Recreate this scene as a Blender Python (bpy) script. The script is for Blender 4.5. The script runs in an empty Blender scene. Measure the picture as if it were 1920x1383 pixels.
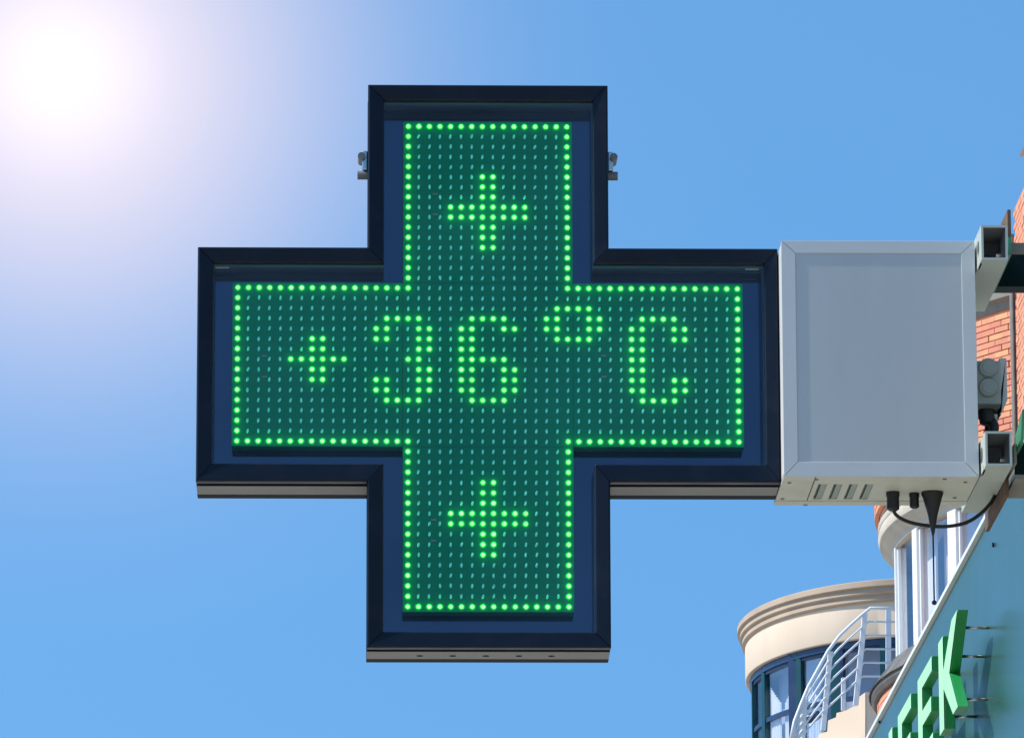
import bpy, bmesh, math, random
from mathutils import Vector, Matrix
random.seed(7)
scene = bpy.context.scene
col = scene.collection

# ------------------------------------------------------------------ camera
FPX = 11200.0                                   # focal length in pixels of a 1920 px wide picture
CAM = Vector((0.0, -11.2, 1.65))                # a person standing across the pavement
ay = Vector((-280.0, 2459.0, FPX)).normalized() # world Y seen from the camera (right, down, forward)
s_ = 0.0027
ax = Vector((1.0, s_, (280.0 - 2459.0 * s_) / FPX)).normalized()
az = ax.cross(ay)
right = Vector((ax.x, ay.x, az.x)); down = Vector((ax.y, ay.y, az.y)); fwd = Vector((ax.z, ay.z, az.z))
cam_data = bpy.data.cameras.new('camera')
cam_data.sensor_width = 36.0
cam_data.lens = FPX / 1920.0 * 36.0
cam_data.clip_start = 0.1
cam_data.clip_end = 5000.0
cam = bpy.data.objects.new('camera', cam_data)
col.objects.link(cam)
m = Matrix((right, -down, -fwd)).transposed().to_4x4()
m.translation = CAM
cam.matrix_world = m
scene.camera = cam

def _ray(px, py):
    a, b = px - 960.0, py - 691.5
    return right * a + down * b + fwd * FPX
def at(px, py, Y):
    r = _ray(px, py); return CAM + r * ((Y - CAM.y) / r.y)
def atx(px, py, X):
    r = _ray(px, py); return CAM + r * ((X - CAM.x) / r.x)
def atz(px, py, Z):
    r = _ray(px, py); return CAM + r * ((Z - CAM.z) / r.z)

# ------------------------------------------------------------------ sky, sun, exposure
TO_SUN = Vector((-0.70, -0.048, 0.71)).normalized()
sun_el = math.asin(TO_SUN.z)
sun_az = math.atan2(TO_SUN.x, TO_SUN.y)
SKY_STRENGTH = 0.15
world = bpy.data.worlds.new('World')
scene.world = world
world.use_nodes = True
wn, wl = world.node_tree.nodes, world.node_tree.links
wn.clear()
w_out = wn.new('ShaderNodeOutputWorld')
w_bg = wn.new('ShaderNodeBackground'); w_bg.inputs['Strength'].default_value = SKY_STRENGTH
sky = wn.new('ShaderNodeTexSky'); sky.sky_type = 'NISHITA'
sky.sun_disc = False
sky.sun_elevation = sun_el
sky.sun_rotation = sun_az
s_tc = wn.new('ShaderNodeTexCoord'); s_map = wn.new('ShaderNodeMapping'); s_map.vector_type = 'POINT'
s_map.inputs['Scale'].default_value = (1, 1, 0.5); s_map.inputs['Location'].default_value = (0, 0, 0.33)
s_nrm = wn.new('ShaderNodeVectorMath'); s_nrm.operation = 'NORMALIZE'
wl.new(s_tc.outputs['Generated'], s_map.inputs[0]); wl.new(s_map.outputs[0], s_nrm.inputs[0]); wl.new(s_nrm.outputs[0], sky.inputs[0])
sky.altitude = 0; sky.air_density = 1.0; sky.dust_density = 0.3; sky.ozone_density = 3.0
tint = wn.new('ShaderNodeMix'); tint.data_type = 'RGBA'; tint.blend_type = 'MULTIPLY'
tint.inputs[0].default_value = 1.0
tint.inputs[7].default_value = (0.83, 1.32, 1.48, 1)
wl.new(sky.outputs[0], tint.inputs[6])
# bright aureole round the sun seen in the upper left of the sky
glow_dir = _ray(112, 135).normalized()
tc = wn.new('ShaderNodeTexCoord')
nrm = wn.new('ShaderNodeVectorMath'); nrm.operation = 'NORMALIZE'
wl.new(tc.outputs['Generated'], nrm.inputs[0])
sub = wn.new('ShaderNodeVectorMath'); sub.operation = 'DISTANCE'
wl.new(nrm.outputs[0], sub.inputs[0]); sub.inputs[1].default_value = glow_dir
def wmath(op, a, b=None):
    n = wn.new('ShaderNodeMath'); n.operation = op
    for i, v in enumerate((a, b)):
        if v is None: continue
        if isinstance(v, (int, float)): n.inputs[i].default_value = v
        else: wl.new(v, n.inputs[i])
    return n.outputs[0]
q = wmath('DIVIDE', sub.outputs['Value'], 0.0446)
w = wmath('EXPONENT', wmath('MULTIPLY', wmath('POWER', q, 2.0), -1.0))
w = wmath('MINIMUM', wmath('MULTIPLY', w, 1.0), 1.0)
aur = wn.new('ShaderNodeMix'); aur.data_type = 'RGBA'
wl.new(w, aur.inputs[0]); wl.new(tint.outputs[2], aur.inputs[6])
aur.inputs[7].default_value = (0.93 / SKY_STRENGTH, 0.84 / SKY_STRENGTH, 0.96 / SKY_STRENGTH, 1)
q2 = wmath('DIVIDE', sub.outputs['Value'], 0.014)
core = wmath('MULTIPLY', wmath('EXPONENT', wmath('MULTIPLY', wmath('POWER', q2, 2.0), -1.0)), 0.2 / SKY_STRENGTH)
adc = wn.new('ShaderNodeVectorMath'); adc.operation = 'ADD'
wl.new(aur.outputs[2], adc.inputs[0]); wl.new(core, adc.inputs[1])
wl.new(adc.outputs[0], w_bg.inputs[0]); wl.new(w_bg.outputs[0], w_out.inputs[0])

sd = bpy.data.lights.new('sun', 'SUN'); sd.energy = 5.0; sd.angle = math.radians(0.53); sd.color = (1.0, 0.95, 0.87)
sun = bpy.data.objects.new('sun', sd); col.objects.link(sun)
sun.rotation_euler = TO_SUN.to_track_quat('Z', 'Y').to_euler()
sun.location = (-20, -2, 25)
scene.view_settings.view_transform = 'Standard'
scene.view_settings.look = 'None'
scene.view_settings.exposure = 0.0
scene.view_settings.gamma = 1.0
scene.view_settings.use_curve_mapping = False

# ------------------------------------------------------------------ materials
def material(name, base, rough=0.5, metal=0.0, vary=0.06, scale=6.0, bump=0.0, bscale=60.0, spec=0.5,
             dirt=0.0, dirt_col=(0.12, 0.10, 0.08), dirt_scale=3.0, stretch=(1, 1, 1), per_object=0.0, coat=0.0):
    mt = bpy.data.materials.new(name); mt.use_nodes = True
    n, l = mt.node_tree.nodes, mt.node_tree.links
    b = n['Principled BSDF']
    b.inputs['Roughness'].default_value = rough
    b.inputs['Metallic'].default_value = metal
    b.inputs['Specular IOR Level'].default_value = spec
    b.inputs['Coat Weight'].default_value = coat
    t = n.new('ShaderNodeTexCoord'); mp = n.new('ShaderNodeMapping'); mp.inputs['Scale'].default_value = stretch
    geo = n.new('ShaderNodeNewGeometry')
    l.new(geo.outputs['Position'], mp.inputs[0])
    nz = n.new('ShaderNodeTexNoise'); nz.inputs['Scale'].default_value = scale; nz.inputs['Detail'].default_value = 6
    l.new(mp.outputs[0], nz.inputs['Vector'])
    mr = n.new('ShaderNodeMapRange'); mr.inputs[1].default_value = 0.25; mr.inputs[2].default_value = 0.75
    mr.inputs[3].default_value = 1 - vary; mr.inputs[4].default_value = 1 + vary
    l.new(nz.outputs[0], mr.inputs[0])
    mx = n.new('ShaderNodeMix'); mx.data_type = 'RGBA'; mx.blend_type = 'MULTIPLY'; mx.inputs[0].default_value = 1
    mx.inputs[6].default_value = (*base, 1); l.new(mr.outputs[0], mx.inputs[7])
    out = mx.outputs[2]
    if per_object > 0:
        oi = n.new('ShaderNodeObjectInfo')
        hs = n.new('ShaderNodeHueSaturation')
        m2 = n.new('ShaderNodeMapRange'); m2.inputs[3].default_value = 1 - per_object; m2.inputs[4].default_value = 1 + per_object * 0.6
        l.new(oi.outputs['Random'], m2.inputs[0]); l.new(m2.outputs[0], hs.inputs['Value'])
        m3 = n.new('ShaderNodeMapRange'); m3.inputs[3].default_value = 0.485; m3.inputs[4].default_value = 0.515
        l.new(oi.outputs['Random'], m3.inputs[0]); l.new(m3.outputs[0], hs.inputs['Hue'])
        l.new(out, hs.inputs['Color']); out = hs.outputs[0]
    if dirt > 0:
        dn = n.new('ShaderNodeTexNoise'); dn.inputs['Scale'].default_value = dirt_scale; dn.inputs['Detail'].default_value = 8
        dn.inputs['Roughness'].default_value = 0.7
        l.new(mp.outputs[0], dn.inputs['Vector'])
        dr = n.new('ShaderNodeMapRange'); dr.inputs[1].default_value = 0.5; dr.inputs[2].default_value = 0.75
        dr.inputs[3].default_value = 0; dr.inputs[4].default_value = dirt
        l.new(dn.outputs[0], dr.inputs[0])
        dm = n.new('ShaderNodeMix'); dm.data_type = 'RGBA'; dm.inputs[7].default_value = (*dirt_col, 1)
        l.new(dr.outputs[0], dm.inputs[0]); l.new(out, dm.inputs[6]); out = dm.outputs[2]
    l.new(out, b.inputs['Base Color'])
    rr = n.new('ShaderNodeMapRange'); rr.inputs[1].default_value = 0.3; rr.inputs[2].default_value = 0.7
    rr.inputs[3].default_value = max(0.02, rough - 0.06); rr.inputs[4].default_value = min(1, rough + 0.06)
    l.new(nz.outputs[0], rr.inputs[0]); l.new(rr.outputs[0], b.inputs['Roughness'])
    if bump > 0:
        bn = n.new('ShaderNodeTexNoise'); bn.inputs['Scale'].default_value = bscale; bn.inputs['Detail'].default_value = 5
        l.new(mp.outputs[0], bn.inputs['Vector'])
        bp = n.new('ShaderNodeBump'); bp.inputs['Strength'].default_value = bump; bp.inputs['Distance'].default_value = 0.002
        l.new(bn.outputs[0], bp.inputs['Height']); l.new(bp.outputs[0], b.inputs['Normal'])
    return mt

M = {}
M['frame'] = material('navy_black_anodised', (0.004, 0.010, 0.022), 0.42, 0.0, 0.15, 9, 0.04, 300, spec=0.2, dirt=0.14, dirt_col=(0.06, 0.065, 0.075), dirt_scale=10)
M['mirror'] = material('glossy_navy_acrylic', (0.060, 0.068, 0.110), 0.05, 1.0, 0.05, 3)
M['soffit'] = material('dark_navy_paint', (0.07, 0.10, 0.18), 0.4, 0, 0.1, 5)
M['casing'] = material('grey_casing_aluminium', (0.20, 0.185, 0.175), 0.5, 0.0, 0.12, 10, 0.03, 200, dirt=0.35, dirt_col=(0.09, 0.085, 0.08), dirt_scale=8, stretch=(1, 1, 1))
M['black'] = material('black_plastic', (0.012, 0.012, 0.014), 0.45, 0, 0.15, 20)
M['gap'] = material('dull_shade_black', (0.006, 0.006, 0.007), 0.95, 0, 0.2, 20, spec=0.0)  # flat black that paints shade in the frame slot and foot holes
M['rearframe'] = material('dull_dark_rear_frame', (0.035, 0.035, 0.04), 0.7, 0, 0.2, 12, spec=0.05)
M['module'] = material('teal_led_board', (0.0002, 0.185, 0.092), 0.7, 0, 0.10, 4, 0.05, 500, spec=0.03)
M['unlit'] = material('unlit_led_epoxy', (0.18, 0.92, 0.76), 0.35, 0, 0.25, 90, spec=0.25)
M['boxgrey'] = material('light_grey_powder_coat', (0.62, 0.62, 0.60), 0.45, 0, 0.03, 4, 0.05, 350, dirt=0.10, dirt_col=(0.36, 0.35, 0.32), dirt_scale=5)
M['boxpanel'] = material('grey_sheet_panel', (0.51, 0.52, 0.51), 0.42, 0, 0.035, 2.5, 0.03, 250, dirt=0.16, dirt_col=(0.36, 0.36, 0.35), dirt_scale=9, stretch=(1, 1, 0.12))
M['plate'] = material('grey_steel_underplate', (0.64, 0.62, 0.51), 0.5, 0, 0.06, 6, 0.03, 250, dirt=0.3, dirt_col=(0.25, 0.24, 0.20), dirt_scale=9)
M['tube'] = material('grey_square_tube_paint', (0.48, 0.51, 0.44), 0.4, 0, 0.05, 8, 0.03, 200, dirt=0.15, dirt_col=(0.3, 0.3, 0.26), dirt_scale=12)
M['tubein'] = material('dark_inside_of_tube', (0.16, 0.16, 0.17), 0.6, 0, 0.2, 20)
M['junction'] = material('grey_junction_plastic', (0.34, 0.38, 0.34), 0.5, 0, 0.06, 15)
M['rust'] = material('rusty_brown_steel', (0.14, 0.075, 0.042), 0.8, 0, 0.35, 25, 0.3, 120, dirt=0.6, dirt_col=(0.10, 0.06, 0.04), dirt_scale=20)
M['greensteel'] = material('dark_green_painted_steel', (0.001, 0.013, 0.013), 0.6, 0, 0.2, 8, spec=0.1, dirt=0.25, dirt_col=(0.1, 0.07, 0.05), dirt_scale=12)
M['greenlight'] = material('green_painted_plate', (0.05, 0.26, 0.14), 0.5, 0, 0.2, 18, dirt=0.45, dirt_col=(0.22, 0.11, 0.06), dirt_scale=14)
M['stone'] = material('olive_grey_stone', (0.24, 0.23, 0.19), 0.8, 0, 0.15, 10, 0.3, 60)
M['fascia'] = material('blue_green_fascia_sheet', (0.030, 0.092, 0.072), 0.3, 0, 0.06, 1.2)
M['trim'] = material('pale_aluminium_trim', (0.62, 0.64, 0.64), 0.4, 0.2, 0.06, 12)
M['letter'] = material('shaded_letter_green', (0.02, 0.30, 0.07), 0.35, 0, 0.05, 8)  # letter bodies: shade on the sides put into a darker green
M['letterface'] = material('sunlit_letter_green', (0.46, 0.82, 0.38), 0.35, 0, 0.04, 8)  # letter fronts: sunlight put into a paler green
M['steel'] = material('brushed_steel', (0.55, 0.55, 0.54), 0.3, 1.0, 0.1, 60)
M['brick'] = material('orange_red_brick', (0.72, 0.295, 0.165), 0.85, 0, 0.12, 9, 0.2, 30, per_object=0.12)
M['brickstuff'] = material('orange_red_brick_mass', (0.70, 0.295, 0.17), 0.85, 0, 0.2, 5, 0.3, 30)
M['mortar'] = material('buff_mortar', (0.64, 0.34, 0.22), 0.9, 0, 0.15, 12)
M['cornice'] = material('cream_stone_cornice', (0.56, 0.49, 0.39), 0.8, 0, 0.12, 1.5, 0.2, 20, dirt=0.4, dirt_col=(0.28, 0.23, 0.17), dirt_scale=1.2)
M['whitepaint'] = material('white_window_paint', (0.82, 0.82, 0.80), 0.4, 0, 0.03, 3)
M['slate'] = material('dark_slate', (0.14, 0.13, 0.115), 0.7, 0, 0.3, 6, 0.4, 30)
M['render'] = material('cream_wall_render', (0.74, 0.585, 0.44), 0.85, 0, 0.06, 0.8, 0.2, 12, dirt=0.25, dirt_col=(0.50, 0.40, 0.30), dirt_scale=0.6, stretch=(1, 1, 0.25))
M['tanstone'] = material('tan_cornice_stone', (0.46, 0.345, 0.25), 0.85, 0, 0.12, 1.2, 0.2, 15, dirt=0.45, dirt_col=(0.26, 0.20, 0.15), dirt_scale=0.9)
M['tealframe'] = material('teal_window_frame_paint', (0.001, 0.055, 0.065), 0.35, 0, 0.1, 3)
M['navyframe'] = material('navy_window_frame_paint', (0.010, 0.028, 0.085), 0.35, 0, 0.1, 3)
M['curtain'] = material('white_curtain', (0.86, 0.86, 0.84), 0.9, 0, 0.05, 1.5)
M['pinkcurtain'] = material('pinkish_blind', (0.70, 0.58, 0.54), 0.9, 0, 0.05, 2)
M['room'] = material('dim_room_wall', (0.42, 0.45, 0.55), 0.9, 0, 0.1, 1)
M['skytone'] = material('sky_reflection_lavender', (0.58, 0.58, 0.66), 0.9, 0, 0.08, 2)  # tone of sky reflected in the turret panes, as a colour
M['rail'] = material('white_rail_paint', (0.80, 0.80, 0.79), 0.4, 0, 0.04, 4)
M['paving'] = material('pale_street_paving', (0.42, 0.39, 0.325), 0.9, 0, 0.15, 0.6)
M['asphalt'] = material('asphalt', (0.055, 0.055, 0.057), 0.9, 0, 0.2, 2)

def brickwall_material():
    mt = bpy.data.materials.new('brick_wall_far'); mt.use_nodes = True
    n, l = mt.node_tree.nodes, mt.node_tree.links; b = n['Principled BSDF']; b.inputs['Roughness'].default_value = 0.9
    g_ = n.new('ShaderNodeNewGeometry'); sx = n.new('ShaderNodeSeparateXYZ'); l.new(g_.outputs['Position'], sx.inputs[0])
    ad = n.new('ShaderNodeMath'); ad.operation = 'ADD'; l.new(sx.outputs[0], ad.inputs[0]); l.new(sx.outputs[1], ad.inputs[1])
    cb_ = n.new('ShaderNodeCombineXYZ'); l.new(ad.outputs[0], cb_.inputs[0]); l.new(sx.outputs[2], cb_.inputs[1])
    bt = n.new('ShaderNodeTexBrick'); l.new(cb_.outputs[0], bt.inputs['Vector'])
    bt.inputs['Color1'].default_value = (0.74, 0.31, 0.18, 1); bt.inputs['Color2'].default_value = (0.60, 0.235, 0.14, 1); bt.inputs['Mortar'].default_value = (0.60, 0.36, 0.25, 1)
    bt.inputs['Scale'].default_value = 1.0; bt.inputs['Brick Width'].default_value = 0.224; bt.inputs['Row Height'].default_value = 0.0665; bt.inputs['Mortar Size'].default_value = 0.006
    l.new(bt.outputs[0], b.inputs['Base Color']); return mt
M['brickwall'] = brickwall_material()
def glass_material(name, tintc, gloss, top=0.38, gcol=(0.72, 0.70, 0.74, 1), ior=1.3, uneven=0.0):
    mt = bpy.data.materials.new(name); mt.use_nodes = True
    n, l = mt.node_tree.nodes, mt.node_tree.links
    n.clear()
    o = n.new('ShaderNodeOutputMaterial'); mx = n.new('ShaderNodeMixShader')
    tr = n.new('ShaderNodeBsdfTransparent'); tr.inputs[0].default_value = (*tintc, 1)
    gl = n.new('ShaderNodeBsdfGlossy'); gl.inputs['Roughness'].default_value = 0.02
    gl.inputs[0].default_value = gcol
    lw = n.new('ShaderNodeFresnel'); lw.inputs[0].default_value = ior
    mr = n.new('ShaderNodeMapRange'); mr.inputs[3].default_value = gloss; mr.inputs[4].default_value = top
    l.new(lw.outputs[0], mr.inputs[0])
    if uneven > 0:                               # noise in the reflectivity makes the reflection patchy
        g_ = n.new('ShaderNodeNewGeometry'); z_ = n.new('ShaderNodeTexNoise'); z_.inputs['Scale'].default_value = 3.5; z_.inputs['Detail'].default_value = 5
        l.new(g_.outputs['Position'], z_.inputs['Vector'])
        r_ = n.new('ShaderNodeMapRange'); r_.inputs[1].default_value = 0.3; r_.inputs[2].default_value = 0.7
        r_.inputs[3].default_value = 1 - uneven; r_.inputs[4].default_value = 1 + uneven; l.new(z_.outputs[0], r_.inputs[0])
        m_ = n.new('ShaderNodeMath'); m_.operation = 'MULTIPLY'; l.new(mr.outputs[0], m_.inputs[0]); l.new(r_.outputs[0], m_.inputs[1])
        l.new(m_.outputs[0], mx.inputs[0])
    else:
        l.new(mr.outputs[0], mx.inputs[0])
    l.new(tr.outputs[0], mx.inputs[1]); l.new(gl.outputs[0], mx.inputs[2]); l.new(mx.outputs[0], o.inputs[0])
    return mt
M['glass'] = glass_material('window_glass', (0.92, 0.93, 0.97), 0.07)

M['cover'] = glass_material('sign_cover_glass', (0.97, 0.985, 0.98), 0.004, 1.0, (1, 1, 1, 1), 1.38, 0.35)

def led_material():
    mt = bpy.data.materials.new('lit_green_led'); mt.use_nodes = True
    n, l = mt.node_tree.nodes, mt.node_tree.links
    b = n['Principled BSDF']
    le = n.new('ShaderNodeAttribute'); le.attribute_name = 'lens_radius'   # 0 at the top of the lens, 1 at its rim
    cr = n.new('ShaderNodeMapRange'); cr.inputs[1].default_value = 1.0; cr.inputs[2].default_value = 1.5
    cr.inputs[3].default_value = 1.0; cr.inputs[4].default_value = 0.0
    l.new(le.outputs['Fac'], cr.inputs[0])
    oi = n.new('ShaderNodeObjectInfo'); vr = n.new('ShaderNodeMapRange'); vr.inputs[3].default_value = 0.75; vr.inputs[4].default_value = 1.2
    l.new(oi.outputs['Random'], vr.inputs[0])
    st_ = n.new('ShaderNodeMath'); st_.operation = 'MULTIPLY'; l.new(cr.outputs[0], st_.inputs[0]); l.new(vr.outputs[0], st_.inputs[1])
    l.new(st_.outputs[0], b.inputs['Emission Strength'])
    b.inputs['Base Color'].default_value = (0.01, 0.45, 0.12, 1); b.inputs['Roughness'].default_value = 0.5; b.inputs['Specular IOR Level'].default_value = 0.15
    b.inputs['Emission Color'].default_value = (0.62, 10.0, 0.55, 1)
    return mt
M['led'] = led_material()

# ------------------------------------------------------------------ mesh helpers
class MB:
    def __init__(self): self.v = []; self.f = []
    def face_grid(self, pts, faces):
        b = len(self.v); self.v += [tuple(p) for p in pts]; self.f += [tuple(b + i for i in f) for f in faces]; return self
    def box(self, x0, x1, y0, y1, z0, z1):
        return self.face_grid([(x0, y0, z0), (x1, y0, z0), (x1, y1, z0), (x0, y1, z0), (x0, y0, z1), (x1, y0, z1), (x1, y1, z1), (x0, y1, z1)],
            [(0, 3, 2, 1), (4, 5, 6, 7), (0, 1, 5, 4), (1, 2, 6, 5), (2, 3, 7, 6), (3, 0, 4, 7)])
    def hexa(self, a, b):                       # two quads a (4 pts) and b (4 pts)
        return self.face_grid(list(a) + list(b), [(3, 2, 1, 0), (4, 5, 6, 7), (0, 1, 5, 4), (1, 2, 6, 5), (2, 3, 7, 6), (3, 0, 4, 7)])
    def prism(self, pts, off):                  # polygon extruded by a vector
        n = len(pts); off = Vector(off)
        P = [Vector(p) for p in pts]; Q = [p + off for p in P]
        return self.face_grid(P + Q, [tuple(range(n))[::-1], tuple(range(n, 2 * n))] + [(i, (i + 1) % n, n + (i + 1) % n, n + i) for i in range(n)])
    def tube(self, path, r, seg=10, caps=True):
        P = [Vector(p) for p in path]; rs = r if isinstance(r, (list, tuple)) else [r] * len(P)
        rings = []; prev = None
        for i, p in enumerate(P):
            d = (P[min(i + 1, len(P) - 1)] - P[max(i - 1, 0)]).normalized()
            if prev is None:
                u = d.cross(Vector((0, 0, 1)));
                if u.length < 1e-3: u = d.cross(Vector((1, 0, 0)))
            else: u = prev - d * prev.dot(d)
            u.normalize(); prev = u; v = d.cross(u)
            rings.append([p + (u * math.cos(2 * math.pi * k / seg) + v * math.sin(2 * math.pi * k / seg)) * rs[i] for k in range(seg)])
        pts = [q for rg in rings for q in rg]; fs = []
        for i in range(len(P) - 1):
            for k in range(seg):
                k2 = (k + 1) % seg; fs.append((i * seg + k, i * seg + k2, (i + 1) * seg + k2, (i + 1) * seg + k))
        if caps:
            fs.append(tuple(range(seg))[::-1]); fs.append(tuple((len(P) - 1) * seg + k for k in range(seg)))
        return self.face_grid(pts, fs)
    def lathe(self, cx, cy, prof, a0=0.0, a1=2 * math.pi, seg=96, sx=1.0, sy=1.0):   # prof: (r, z)
        n = len(prof); full = abs(a1 - a0 - 2 * math.pi) < 1e-6; cnt = seg if full else seg + 1
        pts = []
        for i in range(cnt):
            a = a0 + (a1 - a0) * i / seg
            for r, z in prof: pts.append((cx - r * sx * math.cos(a), cy - r * sy * math.sin(a), z))
        fs = []
        for i in range(seg):
            j = (i + 1) % cnt
            for k in range(n - 1): fs.append((i * n + k, j * n + k, j * n + k + 1, i * n + k + 1))
        return self.face_grid(pts, fs)
    def build(self, name, mat, parent=None, smooth=False, bevel=0.0, mesh_only=False):
        me = bpy.data.meshes.new(name); me.from_pydata(self.v, [], self.f); me.update()
        bm = bmesh.new(); bm.from_mesh(me); bmesh.ops.recalc_face_normals(bm, faces=bm.faces); bm.to_mesh(me); bm.free()
        me.materials.append(M[mat] if isinstance(mat, str) else mat)
        if smooth:
            for p in me.polygons: p.use_smooth = True
        if mesh_only: return me
        o = bpy.data.objects.new(name, me); col.objects.link(o)
        if parent: attach(o, parent)
        if bevel > 0:
            b = o.modifiers.new('bevel', 'BEVEL'); b.width = bevel; b.segments = 2; b.limit_method = 'ANGLE'; b.angle_limit = math.radians(40)
        return o
WORLD = {}
def attach(o, parent):
    o.parent = parent
    o.matrix_parent_inverse = Matrix.Translation(-WORLD.get(parent.name, Vector((0, 0, 0))))
def thing(name, loc, label, cat, group=None):
    o = bpy.data.objects.new(name, None); col.objects.link(o); o.location = loc; o.empty_display_size = 0.1
    WORLD[o.name] = Vector(loc)
    o['label'] = label; o['category'] = cat
    if group: o['group'] = group
    return o
def smooth_by_angle(o, deg=35):
    for p in o.data.polygons: p.use_smooth = True
    o.data.set_sharp_from_angle(angle=math.radians(deg))
def disc_mesh(c, axis, r, depth, seg=14):
    c = Vector(c); a = Vector(axis).normalized()
    return MB().tube([c, c + a * depth], r, seg)

# ------------------------------------------------------------------ ground
g = MB().face_grid([(-3000, -3000, 0), (3000, -3000, 0), (3000, 3000, 0), (-3000, 3000, 0)], [(0, 1, 2, 3)]).build('ground', 'paving')
g['kind'] = 'structure'
r = MB().face_grid([(-11, -400, 0.004), (-4.2, -400, 0.004), (-4.2, 400, 0.004), (-11, 400, 0.004)], [(0, 1, 2, 3)]).build('road', 'asphalt')
r['kind'] = 'structure'

# ------------------------------------------------------------------ far brick building with the round turret
TX, TY, TR = 12.12, 53.8, 6.4
bb = thing('brick_building', (TX, TY, 0), 'orange brick building with round turret, white windows and slate ledge behind the fascia', 'building')
def turret_pt(a, r, z): return (TX - r * math.cos(a), TY - r * math.sin(a), z)
Z_CORN = 14.06
lower = MB().lathe(TX, TY, [(TR + 0.045, 0), (TR + 0.045, 12.215)], -0.6, 1.5, 90).build('lower_wall', 'brickwall', bb)
corn = MB().lathe(TX, TY, [(6.300, 13.955), (6.320, 13.965), (6.340, 13.99), (6.360, 13.995), (6.370, 14.02), (6.400, 14.03), (6.415, 14.08), (6.405, 14.14), (6.415, 14.15), (6.415, 14.21), (6.390, 14.23), (6.200, 14.24)], -0.7, 1.5, 110).build('cornice', 'cornice', bb)
smooth_by_angle(corn, 50)
soff = MB().lathe(TX, TY, [(6.000, 13.93), (6.180, 13.92), (6.200, 13.885), (6.260, 13.885), (6.275, 13.93), (6.300, 13.956)], -0.7, 1.5, 110).build('window_head_band', 'cornice', bb)
upper = MB().lathe(TX, TY, [(TR - 0.005, 14.25), (TR - 0.005, 15.95)], -0.7, 1.5, 110).build('mortar_core', 'mortar', bb)
upc = MB().lathe(TX, TY, [(6.370, 15.80), (6.430, 15.81), (6.450, 15.88), (6.520, 15.91), (6.530, 16.02), (6.200, 16.05)], -0.7, 1.5, 110).build('upper_cornice', 'stone', bb)
smooth_by_angle(upc)
sl = MB().lathe(TX, TY, [(6.260, 12.60), (6.320, 12.58), (6.520, 12.32), (6.520, 12.27), (6.490, 12.225), (6.40, 12.22)], -0.7, 1.5, 120).build('slate_ledge', 'slate', bb)
# slates on the ledge, each its own piece
def slate_mesh():
    return MB().hexa([(-0.065, 0, -0.006), (0.065, 0, -0.006), (0.065, 0.33, -0.006), (-0.065, 0.33, -0.006)],
                     [(-0.065, 0, 0.006), (0.065, 0, 0.006), (0.065, 0.33, 0.006), (-0.065, 0.33, 0.006)]).build('slate', 'slate', mesh_only=True)
sm = slate_mesh()
for i in range(24):
    a = -0.16 + i * 0.0204
    o = bpy.data.objects.new('slate', sm); col.objects.link(o)
    rad = Vector((-math.cos(a), -math.sin(a), 0)); tan = Vector((-math.sin(a), math.cos(a), 0))
    upv = (Vector((0, 0, 0.26)) - rad * 0.20).normalized(); nor = tan.cross(upv)
    mw = Matrix((tan, upv, nor)).transposed().to_4x4(); p = rad * 6.532 + Vector((TX, TY, 12.30)); mw.translation = p + nor * (0.012 + random.uniform(0, 0.006)) * (1 if nor.dot(rad) > 0 else -1)
    attach(o, bb); o.matrix_basis = mw
    o.matrix_basis = mw
# window band: white posts, panes, a blind and the room behind
def turret_angle(px, r, z):
    best = None
    for i in range(-100, 600):
        a = math.radians(i * 0.1); p = Vector(turret_pt(a, r, z)) - CAM
        d = p.dot(fwd); x = 960 + FPX * p.dot(right) / d
        if best is None or abs(x - px) < best[0]: best = (abs(x - px), a)
    return best[1]
POST = [turret_angle(x, 6.26, 13.0) for x in (1680.5, 1717, 1787, 1868)]
POST = [POST[0]] + POST[1:]
for i, a in enumerate(POST):
    hw = (0.02, 0.085, 0.10, 0.10)[i]
    rad = Vector((-math.cos(a), -math.sin(a), 0)); tan = Vector((-math.sin(a), math.cos(a), 0)); c = Vector((TX, TY, 0))
    pts = [c + rad * 6.140 - tan * hw, c + rad * 6.140 + tan * hw, c + rad * 6.270 + tan * hw, c + rad * 6.270 - tan * hw]
    MB().prism([(p.x, p.y, 12.55) for p in pts], (0, 0, 1.34)).build('window_post', 'whitepaint', bb, bevel=0.012)
    pts = [c + rad * 6.200 - tan * (hw + .03), c + rad * 6.200 + tan * (hw + .03), c + rad * 6.235 + tan * (hw + .03), c + rad * 6.235 - tan * (hw + .03)]
    MB().prism([(p.x, p.y, 12.56) for p in pts], (0, 0, 1.32)).build('sash_frame', 'whitepaint', bb, bevel=0.006)
for i in range(3):
    a0, a1 = POST[i], POST[i + 1]
    MB().lathe(TX, TY, [(6.190, 12.56), (6.190, 13.88)], a0, a1, 10).build('pane', 'glass', bb, smooth=True)
MB().lathe(TX, TY, [(5.950, 12.5), (5.950, 13.95)], POST[1] + 0.012, POST[1] + (POST[2] - POST[1]) * 0.42, 6).build('blind', 'pinkcurtain', bb)
MB().lathe(TX, TY, [(6.000, 12.5), (6.000, 13.95)], POST[0], POST[1], 8).build('pane_tone_sheet', 'curtain', bb)
for i in (1, 2):
    MB().lathe(TX, TY, [(5.90, 12.5), (5.90, 13.95)], POST[i] + 0.002, POST[i + 1] - 0.002, 10).build('pane_tone_sheet', 'skytone', bb)  # added sheets give these panes the lavender of reflected sky
MB().lathe(TX, TY, [(5.750, 12.4), (5.750, 14.0)], -0.7, 1.5, 40).build('room_wall', 'room', bb)
MB().lathe(TX, TY, [(6.180, 12.5), (6.180, 14.0)], -0.9, POST[0] - 0.004, 20).build('room_wall', 'whitepaint', bb)
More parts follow.
